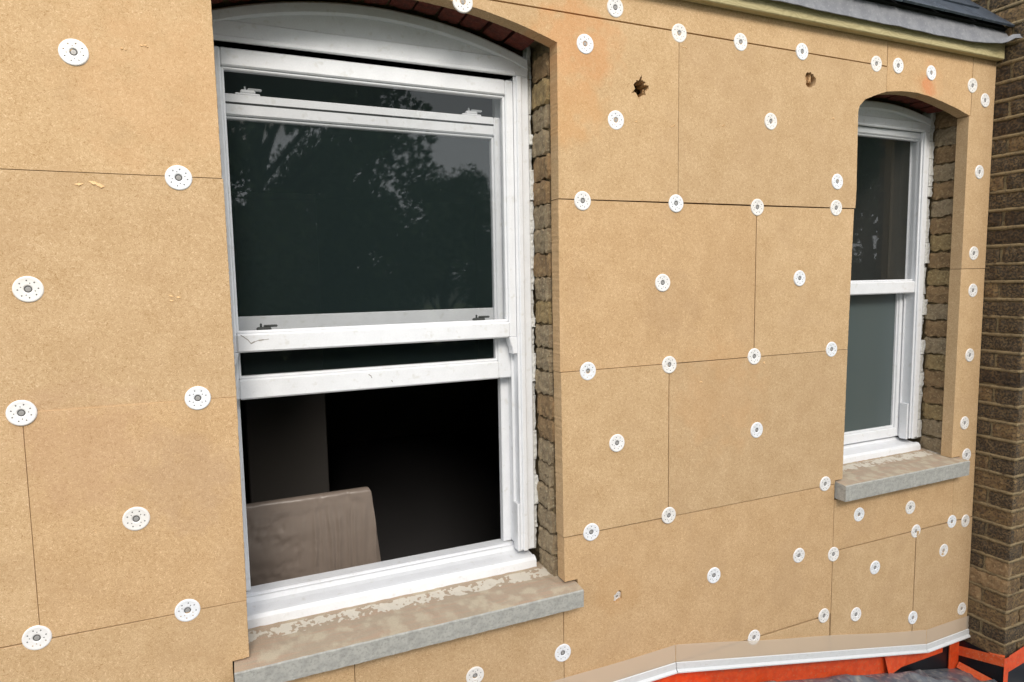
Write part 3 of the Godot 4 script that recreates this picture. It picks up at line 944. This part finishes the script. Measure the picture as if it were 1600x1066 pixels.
func build_windows() -> void:
	var w := build_window({"x0": -0.075, "x1": 0.956, "head": 0.677, "line": 0.735, "crown": 0.831, "mid": 0.44, "bend": 0.362, "cill": -0.968, "back": -0.30}, "large white arched sash window with its lower sash pushed up")
	var u := sash(w, "upper_sash", -0.023, 0.904, -0.200, 0.664, -0.2150, -0.176, 0.030, 0.050, 0.055, M.glass, 0.006)
	horn(u, 0.872, 0.904, -0.199, -0.210, -0.174)
	horn(u, -0.023, 0.009, -0.199, -0.210, -0.174, true)
	latch(u, 0.082, -0.1452, -0.2, M.dark_keeper)
	latch(u, 0.769, -0.1452, -0.2, M.dark_keeper)
	var l := sash(w, "lower_sash", -0.023, 0.904, -0.348, 0.552, -0.266, -0.226, 0.052, 0.062, 0.062, M.glass, 0.006)
	latch(l, 0.075, 0.5525, -0.246, M.upvc)
	latch(l, 0.775, 0.5525, -0.246, M.upvc)
	box_part("rail_groove", l, M.gasket, 0.008, 0.850, 0.522, 0.528, -0.232, -0.2255, 0.001)
	box_part("pale_strip", l, M.upvc, 0.006, 0.852, -0.150, -0.098, -0.270, -0.254, 0.003)  # stands for an unidentified pale strip seen through the panes
	# scuffs on the rails
	for s: Array in [[u, -0.1725, [[376, 524], [381, 527], [388, 532], [392, 537], [398, 534], [404, 532], [412, 531], [420, 530]]], [l, -0.2225, [[576, 585], [580, 588], [581, 591]]], [l, -0.2225, [[612, 594], [613, 597]]]]:
		var sc := tool()
		for i in s[2].size() - 1:
			var a := wall_point(s[2][i][0], s[2][i][1], s[1])
			var b := wall_point(s[2][i + 1][0], s[2][i + 1][1], s[1])
			var n := Vector3(-(b - a).y, (b - a).x, 0).normalized() * rng.randf_range(0.0007, 0.0022)
			quad(sc, a - n, b - n * 0.8, b + n, a + n * 0.6)
		put("scuff", done(sc), M.scuff, s[0])
	ragged_bead(w, 0.9555, 0.017, -0.975, 0.735, -0.180, 0.0)
	ragged_bead(w, 0.955, 0.018, -0.96, 0.70, -0.168, 0.5)
	w = build_window({"x0": 2.285, "x1": 3.022, "head": 0.645, "line": 0.690, "crown": 0.757, "mid": 2.67, "bend": 0.38, "cill": -0.800, "back": -0.223}, "narrow white arched sash window, shut, with an obscured lower pane")
	u = sash(w, "upper_sash", 2.337, 3.004, -0.097, 0.648, -0.2150, -0.176, 0.026, 0.032, 0.057, M.glass, 2.366)
	horn(u, 2.970, 3.003, -0.096, -0.210, -0.174)
	horn(u, 2.337, 2.370, -0.096, -0.210, -0.174, true)
	l = sash(w, "lower_sash", 2.337, 3.000, -0.800, -0.035, -0.266, -0.226, 0.055, 0.045, 0.046, M.frosted_glass, 2.39)
	ragged_bead(w, 3.0215, 0.030, -0.81, 0.70, -0.180, 0.0)
	ragged_bead(w, 3.021, 0.034, -0.80, 0.68, -0.168, 0.4)

func build_sill(label: String, x0: float, x1: float, yb: float, yf: float, hgt: float, top_mat: Material, sd: int) -> void:
	rng.seed = sd
	var body := tool()
	var top := tool()
	var n := 60
	var rows := []
	var NZ := 6
	for i in n + 1:
		var x := lerpf(x0, x1, float(i) / n)
		var row := []
		for k in NZ + 1:
			var t := float(k) / NZ
			row.append(Vector3(x, lerpf(yb, yf, t) + (rng.randf_range(-0.0012, 0.0012) if k < NZ else rng.randf_range(-0.0015, 0.0)), lerpf(-0.17, 0.046, t) + (rng.randf_range(-0.001, 0.0005) if k == NZ else 0.0)))
		row.append(Vector3(x, yf - 0.004, 0.050 + rng.randf_range(-0.0012, 0.0008)))
		row.append(Vector3(x, yf - hgt, 0.049 + rng.randf_range(-0.0015, 0.001)))
		rows.append(row)
	for i in n:
		for k in NZ + 1:
			var st := top if k < NZ else body
			var q := [rows[i][k], rows[i][k + 1], rows[i + 1][k + 1], rows[i + 1][k]]
			for v: int in [0, 2, 1, 0, 3, 2]:
				var p: Vector3 = q[v]
				st.set_uv(Vector2((p.x - x0) / (x1 - x0), clampf((p.z + 0.17) / 0.216, 0.002, 0.998)))
				st.set_uv2(Vector2.ZERO)
				st.add_vertex(p)
		quad(body, rows[i][NZ + 1], rows[i][NZ + 2], rows[i + 1][NZ + 2], rows[i + 1][NZ + 1])
		var a: Vector3 = rows[i][NZ + 2]
		var b: Vector3 = rows[i + 1][NZ + 2]
		quad(body, a, Vector3(a.x, a.y + 0.001, -0.17), Vector3(b.x, b.y + 0.001, -0.17), b)
	for e in 2:
		var r: Array = rows[0] if e == 0 else rows[n]
		var lo := Vector3(r[0].x, yf - hgt + 0.001, -0.17)
		var ring := r.duplicate()
		ring.append(lo)
		for k in range(1, ring.size() - 1):
			if e == 0: tri(body, ring[0], ring[k + 1], ring[k])
			else: tri(body, ring[0], ring[k], ring[k + 1])
	var t := thing("window_sill", label, "window sill")
	put("stone_block", done(body), M.sill_stone, t)
	top.generate_normals()
	put("weathered_top", top.commit(), top_mat, t)

# ---------------------------------------------------------------- roof edge
func build_eaves() -> void:
	var t := thing("slate_roof", "dark slate roof edge with grey lead apron over a timber fascia", "roof")
	var st := tool()
	cbox(st, Vector3(-2.2, 0.933, 0.0035), Vector3(3.196, 1.032, 0.036), 0.003)
	put("fascia_board", done(st), M.fascia_timber, t)
	# lead apron: columns from its hidden top to the wavy drip edge
	st = tool(false)
	var f := FastNoiseLite.new()
	f.seed = 5
	f.frequency = 1.0
	var n := 180
	var cols := []
	for i in n + 1:
		var x := lerpf(-2.2, 3.196, float(i) / n)
		var wv := f.get_noise_2d(x * 2.0, 0) * 0.003 + f.get_noise_2d(x * 9.0, 3) * 0.0010
		var low := 0.968 + wv
		var up := clampf((x - 2.90) / 0.3, 0, 1)
		low += up * up * 0.026 + clampf((x - 3.12) / 0.076, 0, 1) * 0.012 + (0.005 * sin(x * 70.0) if x > 3.08 else 0.0)
		var zo := 0.052 + f.get_noise_2d(x * 6.0, 9) * 0.006 + up * 0.012 + pow(clampf((x - 3.02) / 0.176, 0, 1), 1.6) * 0.034
		var col := [Vector3(x, 1.075, -0.02), Vector3(x, 1.062, 0.020), Vector3(x, 1.045, 0.036 + wv), Vector3(x, (1.045 + low) / 2, 0.042 + wv + up * 0.006), Vector3(x, low + 0.006, zo), Vector3(x, low, zo + 0.004), Vector3(x, low + 0.001, zo - 0.001), Vector3(x, low + 0.02, zo - 0.008)]
		cols.append(col)
	for i in n:
		for k in 7: quad(st, cols[i][k], cols[i][k + 1], cols[i + 1][k + 1], cols[i + 1][k])
	put("lead_apron", done(st), M.lead, t)
	# roof boarding under the slates
	var pitch := deg_to_rad(46)
	var up := Vector3(0, sin(pitch), -cos(pitch))
	var out := Vector3(0, cos(pitch), sin(pitch))
	var o := Vector3(0, 1.062, 0.052)
	st = tool()
	var L := 1.1
	quad(st, Vector3(-2.2, o.y, o.z - 0.012), Vector3(3.2, o.y, o.z - 0.012), Vector3(3.2, o.y, o.z - 0.012) + up * L, Vector3(-2.2, o.y, o.z - 0.012) + up * L)
	quad(st, Vector3(-2.2, o.y - 0.05, -0.05), Vector3(3.2, o.y - 0.05, -0.05), Vector3(3.2, o.y, o.z - 0.012), Vector3(-2.2, o.y, o.z - 0.012))
	put("underlay", done(st), M.underlay, t)
	var variants := []
	for k in 4:
		rng.seed = 80 + k
		st = tool()
		var e := PackedVector2Array()
		for i in 9: e.append(Vector2(lerpf(-0.122, 0.122, i / 8.0), rng.randf_range(-0.002, 0.002)))
		e.append(Vector2(0.1220, 0.30))
		e.append(Vector2(-0.1220, 0.30))
		slab(st, e, -0.005, 0.005, 0.0016)
		variants.append(done(st))
	for row in 6:
		for i in 9:
			var x := 1.10 + i * 0.25 + (0.125 if row % 2 else 0.0)
			if x > 3.22: continue
			var narrow := clampf((3.198 - (x - 0.1235)) / 0.247, 0.2, 1.0)
			var s := put("slate", variants[(i * 3 + row) % 4], M.slate_pale if (i * 7 + row * 3) % 5 == 0 else M.slate, t)
			s.basis = Basis(Vector3.RIGHT, up, out) * Basis(Vector3.RIGHT, -0.06) * Basis(Vector3(0, 0, 1), rng.randf_range(-0.008, 0.008))
			s.scale.x = narrow
			s.position = Vector3(x - 0.1235 * (1.0 - narrow), 0, 0) + o + up * (row * 0.135 - 0.012 + rng.randf_range(-0.002, 0.002)) + out * 0.012

# ---------------------------------------------------------------- foot of the wall
func strip(st: SurfaceTool, xs: Array, yt: Callable, yb: Callable, z: float) -> void:
	for i in xs.size() - 1:
		var a: float = xs[i]
		var b: float = xs[i + 1]
		quad(st, Vector3(a, yb.call(a), z), Vector3(b, yb.call(b), z), Vector3(b, yt.call(b), z), Vector3(a, yt.call(a), z))

func build_base() -> void:
	var t := thing("base_rail", "white plastic base rail with beige film along the foot of the boards", "rail")
	for s: Array in [[-2.2, 1.4465], [1.4495, 2.8885], [2.8915, 3.205]]:
		var x0: float = s[0]
		var x1: float = s[1]
		var y0 := rail_y(x0)
		var y1 := rail_y(x1)
		var prof := [[0.0075, 0.0], [0.0105, -0.002], [0.0110, -0.026], [0.0190, -0.033], [0.0190, -0.0375], [-0.03, -0.0375], [-0.03, -0.030], [0.0075, -0.030]]
		var st := tool()
		for k in prof.size():
			var a: Array = prof[k]
			var b: Array = prof[(k + 1) % prof.size()]
			quad(st, Vector3(x0, y0 + a[1], a[0]), Vector3(x0, y0 + b[1], b[0]), Vector3(x1, y1 + b[1], b[0]), Vector3(x1, y1 + a[1], a[0]))
		put("rail_length", done(st), M.rail, t)
		st = tool()
		var n := 24
		for i in n:
			var a := lerpf(x0, x1, float(i) / n)
			var b := lerpf(x0, x1, float(i + 1) / n)
			var ta := rail_y(clampf(a, x0, x1)) + 0.068 + sin(a * 9.0) * 0.002
			var tb := rail_y(clampf(b, x0, x1)) + 0.068 + sin(b * 9.0) * 0.002
			quad(st, Vector3(a, lerpf(y0, y1, float(i) / n) - 0.004, 0.0066), Vector3(b, lerpf(y0, y1, float(i + 1) / n) - 0.004, 0.0066), Vector3(b, tb, 0.0066), Vector3(a, ta, 0.0066))
		put("film_strip", done(st), M.film, t)
	# orange tape under the rail
	var st := tool()
	var xs := []
	for i in 49: xs.append(lerpf(-2.2, 3.075, i / 48.0))
	var hang := func(x: float) -> float: return deck_y(x) - 0.02 if x < 2.62 else lerpf(deck_y(2.62) - 0.02, -1.842, (x - 2.62) / 0.45)
	strip(st, xs, func(x: float) -> float: return rail_y(x) - 0.025, hang, -0.030)
	for i in xs.size() - 1:  # the lap onto the roof
		var a: float = xs[i]
		var b: float = xs[i + 1]
		if b < 1.72: quad(st, Vector3(a, deck_y(a) + 0.007, 0.10), Vector3(b, deck_y(b) + 0.007, 0.10), Vector3(b, deck_y(b) + 0.009, -0.029), Vector3(a, deck_y(a) + 0.009, -0.029))
	# loose flap
	quad(st, Vector3(2.66, deck_y(2.66) - 0.012, -0.006), Vector3(2.79, -1.815, -0.016), Vector3(2.80, -1.755, -0.022), Vector3(2.64, -1.74, -0.018))
	tag(put("orange_tape", done(st), M.orange_tape), "orange sealing tape running under the white base rail", "tape")
	# upright strip in the corner and the band on the pier
	st = tool()
	cbox(st, Vector3(3.125, -1.96, -0.034), Vector3(3.199, -1.75, -0.026), 0.002)
	tag(put("orange_tape", done(st), M.orange_tape), "upright orange tape strip in the corner beside the pier", "tape")
	st = tool()
	quad(st, Vector3(3.192, -1.885, -0.026), Vector3(3.192, -1.832, 0.176), Vector3(3.193, -1.785, 0.176), Vector3(3.193, -1.838, -0.026))
	quad(st, Vector3(3.193, -1.838, -0.026), Vector3(3.193, -1.785, 0.176), Vector3(3.202, -1.780, 0.172), Vector3(3.202, -1.833, -0.026))
	tag(put("orange_tape", done(st), M.dusty_tape), "dusty pale orange tape band along the foot of the pier side", "tape")
	st = tool()
	quad(st, Vector3(3.190, -1.94, 0.177), Vector3(3.225, -1.94, 0.177), Vector3(3.225, -1.79, 0.177), Vector3(3.190, -1.79, 0.177))
	quad(st, Vector3(3.225, -1.865, 0.1772), Vector3(3.75, -1.80, 0.1772), Vector3(3.75, -1.70, 0.1772), Vector3(3.225, -1.785, 0.1772))
	tag(put("orange_tape", done(st), M.orange_tape), "bright orange tape round the front corner of the pier", "tape")
	st = tool()
	quad(st, Vector3(3.17, deck_y(3.2) + 0.006, -0.02), Vector3(3.13, deck_y(3.15) + 0.006, 0.32), Vector3(3.186, deck_y(3.2) + 0.028, 0.32), Vector3(3.19, deck_y(3.2) + 0.030, -0.02))
	tag(put("orange_tape", done(st), M.dusty_tape), "orange tape sealing the membrane to the roof below the pier", "tape")
	# black upstand on the pier
	st = tool()
	cbox(st, Vector3(3.194, -2.05, -0.03), Vector3(3.1985, -1.80, 0.172), 0.001)
	cbox(st, Vector3(3.194, -2.05, 0.1685), Vector3(3.75, -1.83, 0.1745), 0.001)
	tag(put("membrane_upstand", done(st), M.black_membrane), "black waterproof membrane turned up against the brick pier", "membrane")
	# black membrane behind the tape
	st = tool()
	cbox(st, Vector3(2.45, -2.05, -0.045), Vector3(3.198, -1.76, -0.036), 0.001)
	tag(put("membrane_upstand", done(st), M.black_membrane), "black waterproof membrane showing below the orange tape in the corner", "membrane")

func build_ground() -> void:
	# flat roof with a loose, wrinkled plastic sheet
	var st := tool()
	cbox(st, Vector3(-2.6, -2.6, -0.32), Vector3(4.2, -2.2, 3.0), 0.01)
	tag(put("flat_roof", done(st), M.black_membrane), "", "", "", "structure")
	var f := FastNoiseLite.new()
	f.seed = 12
	f.frequency = 1.0
	f.fractal_octaves = 3
	st = tool(false)
	var nx := 240
	var nz := 120
	var g := []
	for j in nz + 1:
		var row := []
		for i in nx + 1:
			var x := lerpf(-2.6, 4.2, float(i) / nx)
			var z := lerpf(-0.034, 3.0, float(j) / nz)
			var e := clampf((z + 0.034) / 0.05, 0, 1)
			var wr := pow(1.0 - absf(f.get_noise_2d(x * 1.3 + z * 1.1, z * 2.2 - x * 0.8)), 5.0) * 0.035 + pow(1.0 - absf(f.get_noise_2d(x * 3.0 - z * 2.6, z * 1.4 + x * 2.2)), 8.0) * 0.016
			row.append(Vector3(x, deck_y(minf(x, 3.3)) - 0.012 + wr * e, z))
		g.append(row)
	for j in nz:
		for i in nx: quad(st, g[j][i], g[j + 1][i], g[j + 1][i + 1], g[j][i + 1])
	tag(put("roof_sheet", done(st), M.tarp), "wrinkled dark grey plastic sheet laid over the flat roof", "sheet", "", "structure")
	st = tool()
	quad(st, Vector3(-120, -4.7, 120), Vector3(120, -4.7, 120), Vector3(120, -4.7, -120), Vector3(-120, -4.7, -120))
	tag(put("ground", done(st), M.lawn), "", "", "", "structure")

# ---------------------------------------------------------------- indoors
func build_rooms() -> void:
	for r: Array in [["room_behind_large_window", -1.2, 3.0, -6.2], ["room_behind_narrow_window", 1.95, 3.6, -1.4]]:
		var o := Node3D.new()
		o.name = r[0]
		add_child(o)
		o.set_meta("kind", "structure")
		var x0: float = r[1]
		var x1: float = r[2]
		var zb: float = r[3]
		box_part("floor", o, M.room_floor, x0, x1, -2.1, -2.0, zb, -0.325)
		box_part("ceiling", o, M.room_wall, x0, x1, 1.0, 1.1, zb, -0.325)
		box_part("wall", o, M.room_wall, x0 - 0.1, x0, -2.1, 1.1, zb, -0.325)
		box_part("wall", o, M.room_wall, x1, x1 + 0.1, -2.1, 1.1, zb, -0.325)
		box_part("wall", o, M.room_wall, x0 - 0.1, x1 + 0.1, -2.1, 1.1, zb - 0.1, zb)
		if x0 < 0:
			box_part("skirting", o, M.room_wall, 2.98, 3.0, -2.0, -1.85, zb, -0.325)
	var c := thing("cupboard", "tall plain cupboard standing in the dark room behind the open sash", "cupboard", Vector3(0.30, -2.0, -3.0))
	box_part("carcass", c, M.cupboard, -0.26, 0.26, 0.0, 2.6, -0.3, 0.28, 0.004)
	box_part("door", c, M.cupboard, -0.255, 0.255, 0.08, 2.55, 0.282, 0.30, 0.004)
	# a flat pack in creased plastic wrap
	var t := thing("wrapped_panel", "large flat panel in creased brown plastic wrap just inside the open sash", "panel", Vector3(0.0, -1.99, -0.5))
	var st := tool(false)
	var f := FastNoiseLite.new()
	f.seed = 77
	f.frequency = 1.0
	var X0 := -1.0
	var X1 := 0.437
	var H := 1.222
	var nx := 300
	var ny := 110
	var g := []
	for j in ny + 1:
		var row := []
		for i in nx + 1:
			var u := float(i) / nx
			var v := float(j) / ny
			var x := lerpf(X0, X1, u)
			var y := H * v
			var lean := (1.0 - v) * 0.12 * clampf((x + 0.2) / 0.6, 0, 1)  # right edge runs out towards the foot
			x += lean
			# round the top right corner
			var rx := maxf(0, x - lean - (X1 - 0.012)) / 0.012
			var ry := maxf(0, y - (H - 0.012)) / 0.012
			if rx > 0 and ry > 0:
				var q := sqrt(rx * rx + ry * ry)
				if q > 1:
					x = lean + X1 - 0.012 + rx / q * 0.012
					y = H - 0.012 + ry / q * 0.012
			var fold := clampf((x - 0.14) / 0.12, 0, 1) * clampf((H - 0.012 - y) / 0.08, 0, 1)
			var z := (1.0 - absf(sin(x * 100.0 + f.get_noise_2d(x * 8, y * 1.2) * 2.5))) * (0.007 + 0.007 * f.get_noise_2d(x * 20, 4)) * fold
			z += (pow(clampf(1.0 - absf(f.get_noise_2d(x * 2.5, y * 9.0)) * 14.0, 0, 1), 1.0) * -0.005 + f.get_noise_2d(x * 3.0, y * 8.0) * 0.008) * (1.0 - fold) + f.get_noise_2d(x * 14, y * 14) * 0.0015
			var edge := maxf(maxf(0, rx - 0.2), maxf(0, ry - 0.2))
			row.append(Vector3(x, y, z - edge * edge * 0.002))
		g.append(row)
	for j in ny:
		for i in nx: quad(st, g[j][i], g[j][i + 1], g[j + 1][i + 1], g[j + 1][i])
	var back := Vector3(0, 0, -0.09)
	for j in ny: quad(st, g[j][nx], Vector3(g[j][nx].x, g[j][nx].y, -0.03), Vector3(g[j + 1][nx].x, g[j + 1][nx].y, -0.03), g[j + 1][nx])
	for i in nx: quad(st, g[ny][i], g[ny][i + 1], Vector3(g[ny][i + 1].x, g[ny][i + 1].y, -0.03), Vector3(g[ny][i].x, g[ny][i].y, -0.03))
	put("plastic_wrap", done(st), M.wrap, t)
	box_part("panel_core", t, M.cupboard, X0, X1 - 0.02, 0.0, H - 0.02, -0.029, -0.016)

# ---------------------------------------------------------------- trees that the panes mirror, and one added for shade
func tube(st: SurfaceTool, a: Vector3, b: Vector3, ra: float, rb: float, n := 8) -> void:
	var d := (b - a).normalized()
	var u := d.cross(Vector3(0.3, 0.1, 1).normalized()).normalized()
	var w := d.cross(u)
	for i in n:
		var p := u * cos(TAU * i / n) + w * sin(TAU * i / n)
		var q := u * cos(TAU * (i + 1) / n) + w * sin(TAU * (i + 1) / n)
		quad(st, a + p * ra, a + q * ra, b + q * rb, b + p * rb)

func tree_meshes(sd: int, leaves: int) -> Array:
	var r := RandomNumberGenerator.new()
	r.seed = sd
	var tr := tool(false)
	tube(tr, Vector3.ZERO, Vector3(0.1, 3.0, 0), 0.24, 0.17)
	tube(tr, Vector3(0.1, 3.0, 0), Vector3(-0.1, 6.2, 0.1), 0.17, 0.06)
	var st := tool()
	var lumps := []
	for k in 46:
		var a := r.randf() * TAU
		var y := r.randf_range(1.6, 8.3)
		var wide := 2.5 * sqrt(maxf(0.05, 1.0 - pow((y - 4.6) / 4.1, 2)))
		var c := Vector3(cos(a) * wide * r.randf_range(0.3, 1), y, sin(a) * wide * r.randf_range(0.3, 1))
		lumps.append([c, r.randf_range(0.45, 0.95)])
		tube(tr, Vector3(0, clampf(y - 1.2, 1.5, 6.0), 0), c, 0.06, 0.015, 5)
	for k in leaves:
		var l: Array = lumps[r.randi() % lumps.size()]
		var d: Vector3 = Vector3(r.randfn(), r.randfn() * 0.8, r.randfn()).normalized() * pow(r.randf(), 0.5) * l[1]
		var p: Vector3 = l[0] + d
		var u := Vector3(r.randfn(), r.randfn(), r.randfn()).normalized() * r.randf_range(0.04, 0.09)
		var v := u.cross(Vector3(r.randfn(), r.randfn(), r.randfn())).normalized() * u.length() * 0.6
		var c := r.randf_range(0.55, 1.2)
		st.set_color(Color(c, c * r.randf_range(0.9, 1.05), c * 0.9))
		quad(st, p - u, p - v, p + u, p + v)
	return [done(tr), done(st)]

func build_trees() -> void:
	var kinds := [tree_meshes(901, 44000), tree_meshes(902, 44000)]
	var spots := [[-4.2, 9.5, 1.12, 0, "added unseen garden tree on the left, dimming light on the wall"], [0.5, 10.5, 1.26, 1, "tallest garden tree, mirrored in the middle of the large pane"], [4.5, 12.0, 0.83, 0, "low garden tree mirrored under the patch of sky"],  # the first tree is unseen, added to dim the left boards
		[14.8, 11.0, 1.2, 0, "tall garden tree mirrored in the narrow window"], [18.6, 12.0, 1.3, 1, "farthest tall garden tree, mirrored at the edge of the narrow window"],
		[-0.8, 14.5, 1.2, 0, "garden tree filling the gap behind the tallest mirrored tree"], [2.9, 15.5, 0.98, 0, "round garden tree standing behind the low mirrored tree"]]
	for s: Array in spots:
		var t := thing("garden_tree", s[4], "tree", Vector3(s[0], -4.7, s[1]), "garden trees across from the wall")
		t.scale = Vector3.ONE * s[2]
		t.rotation.y = s[0] * 1.7
		put("trunk", kinds[s[3]][0], M.bark, t)
		put("crown", kinds[s[3]][1], M.leaf, t)

# ---------------------------------------------------------------- the scene
func _ready() -> void:
	var cam := Camera3D.new()
	cam.name = "camera"
	cam.fov = rad_to_deg(2.0 * atan(533.0 / 1000.0))
	cam.near = 0.05
	cam.far = 400
	cam.basis = camera_basis()
	cam.position = EYE
	add_child(cam)
	cam.current = true
	var sky := ProceduralSkyMaterial.new()
	sky.sky_top_color = Color(0.78, 0.80, 0.84)
	sky.sky_horizon_color = Color(0.98, 0.99, 1.0)
	sky.sky_curve = 0.5
	sky.ground_bottom_color = Color(0.25, 0.26, 0.22)
	sky.ground_horizon_color = Color(0.5, 0.52, 0.5)
	sky.sky_energy_multiplier = 1.0
	var env := Environment.new()
	env.background_mode = Environment.BG_SKY
	env.sky = Sky.new()
	env.sky.sky_material = sky
	env.background_energy_multiplier = 1.0
	env.tonemap_mode = Environment.TONE_MAPPER_LINEAR
	env.tonemap_exposure = 2.25
	env.sdfgi_enabled = true
	env.ssao_enabled = true
	env.ssil_enabled = true
	var we := WorldEnvironment.new()
	we.name = "environment"
	we.environment = env
	add_child(we)
	var sun := DirectionalLight3D.new()
	sun.name = "sun"
	sun.light_energy = 0.5
	sun.light_angular_distance = 25.0
	sun.light_color = Color(1.0, 0.975, 0.94)
	sun.shadow_enabled = true
	add_child(sun)
	sun.look_at_from_position(Vector3(-1.2, 4.8, 7.0), Vector3.ZERO)

	rng.seed = 7
	make_materials()
	build_ground()
	build_house_wall()
	build_pier()
	build_rooms()
	rng.seed = 17
	build_cladding()
	build_windows()
	build_sill("long stone sill with flaking paint below the large window", -0.049, 1.031, -1.022, -1.043, 0.060, M.sill_top_long, 91)
	build_sill("short stone sill with flaking paint below the narrow window", 2.269, 3.076, -0.852, -0.868, 0.068, M.sill_top_short, 92)
	build_eaves()
	build_base()
	rng.seed = 27
	build_washers()
	build_trees()
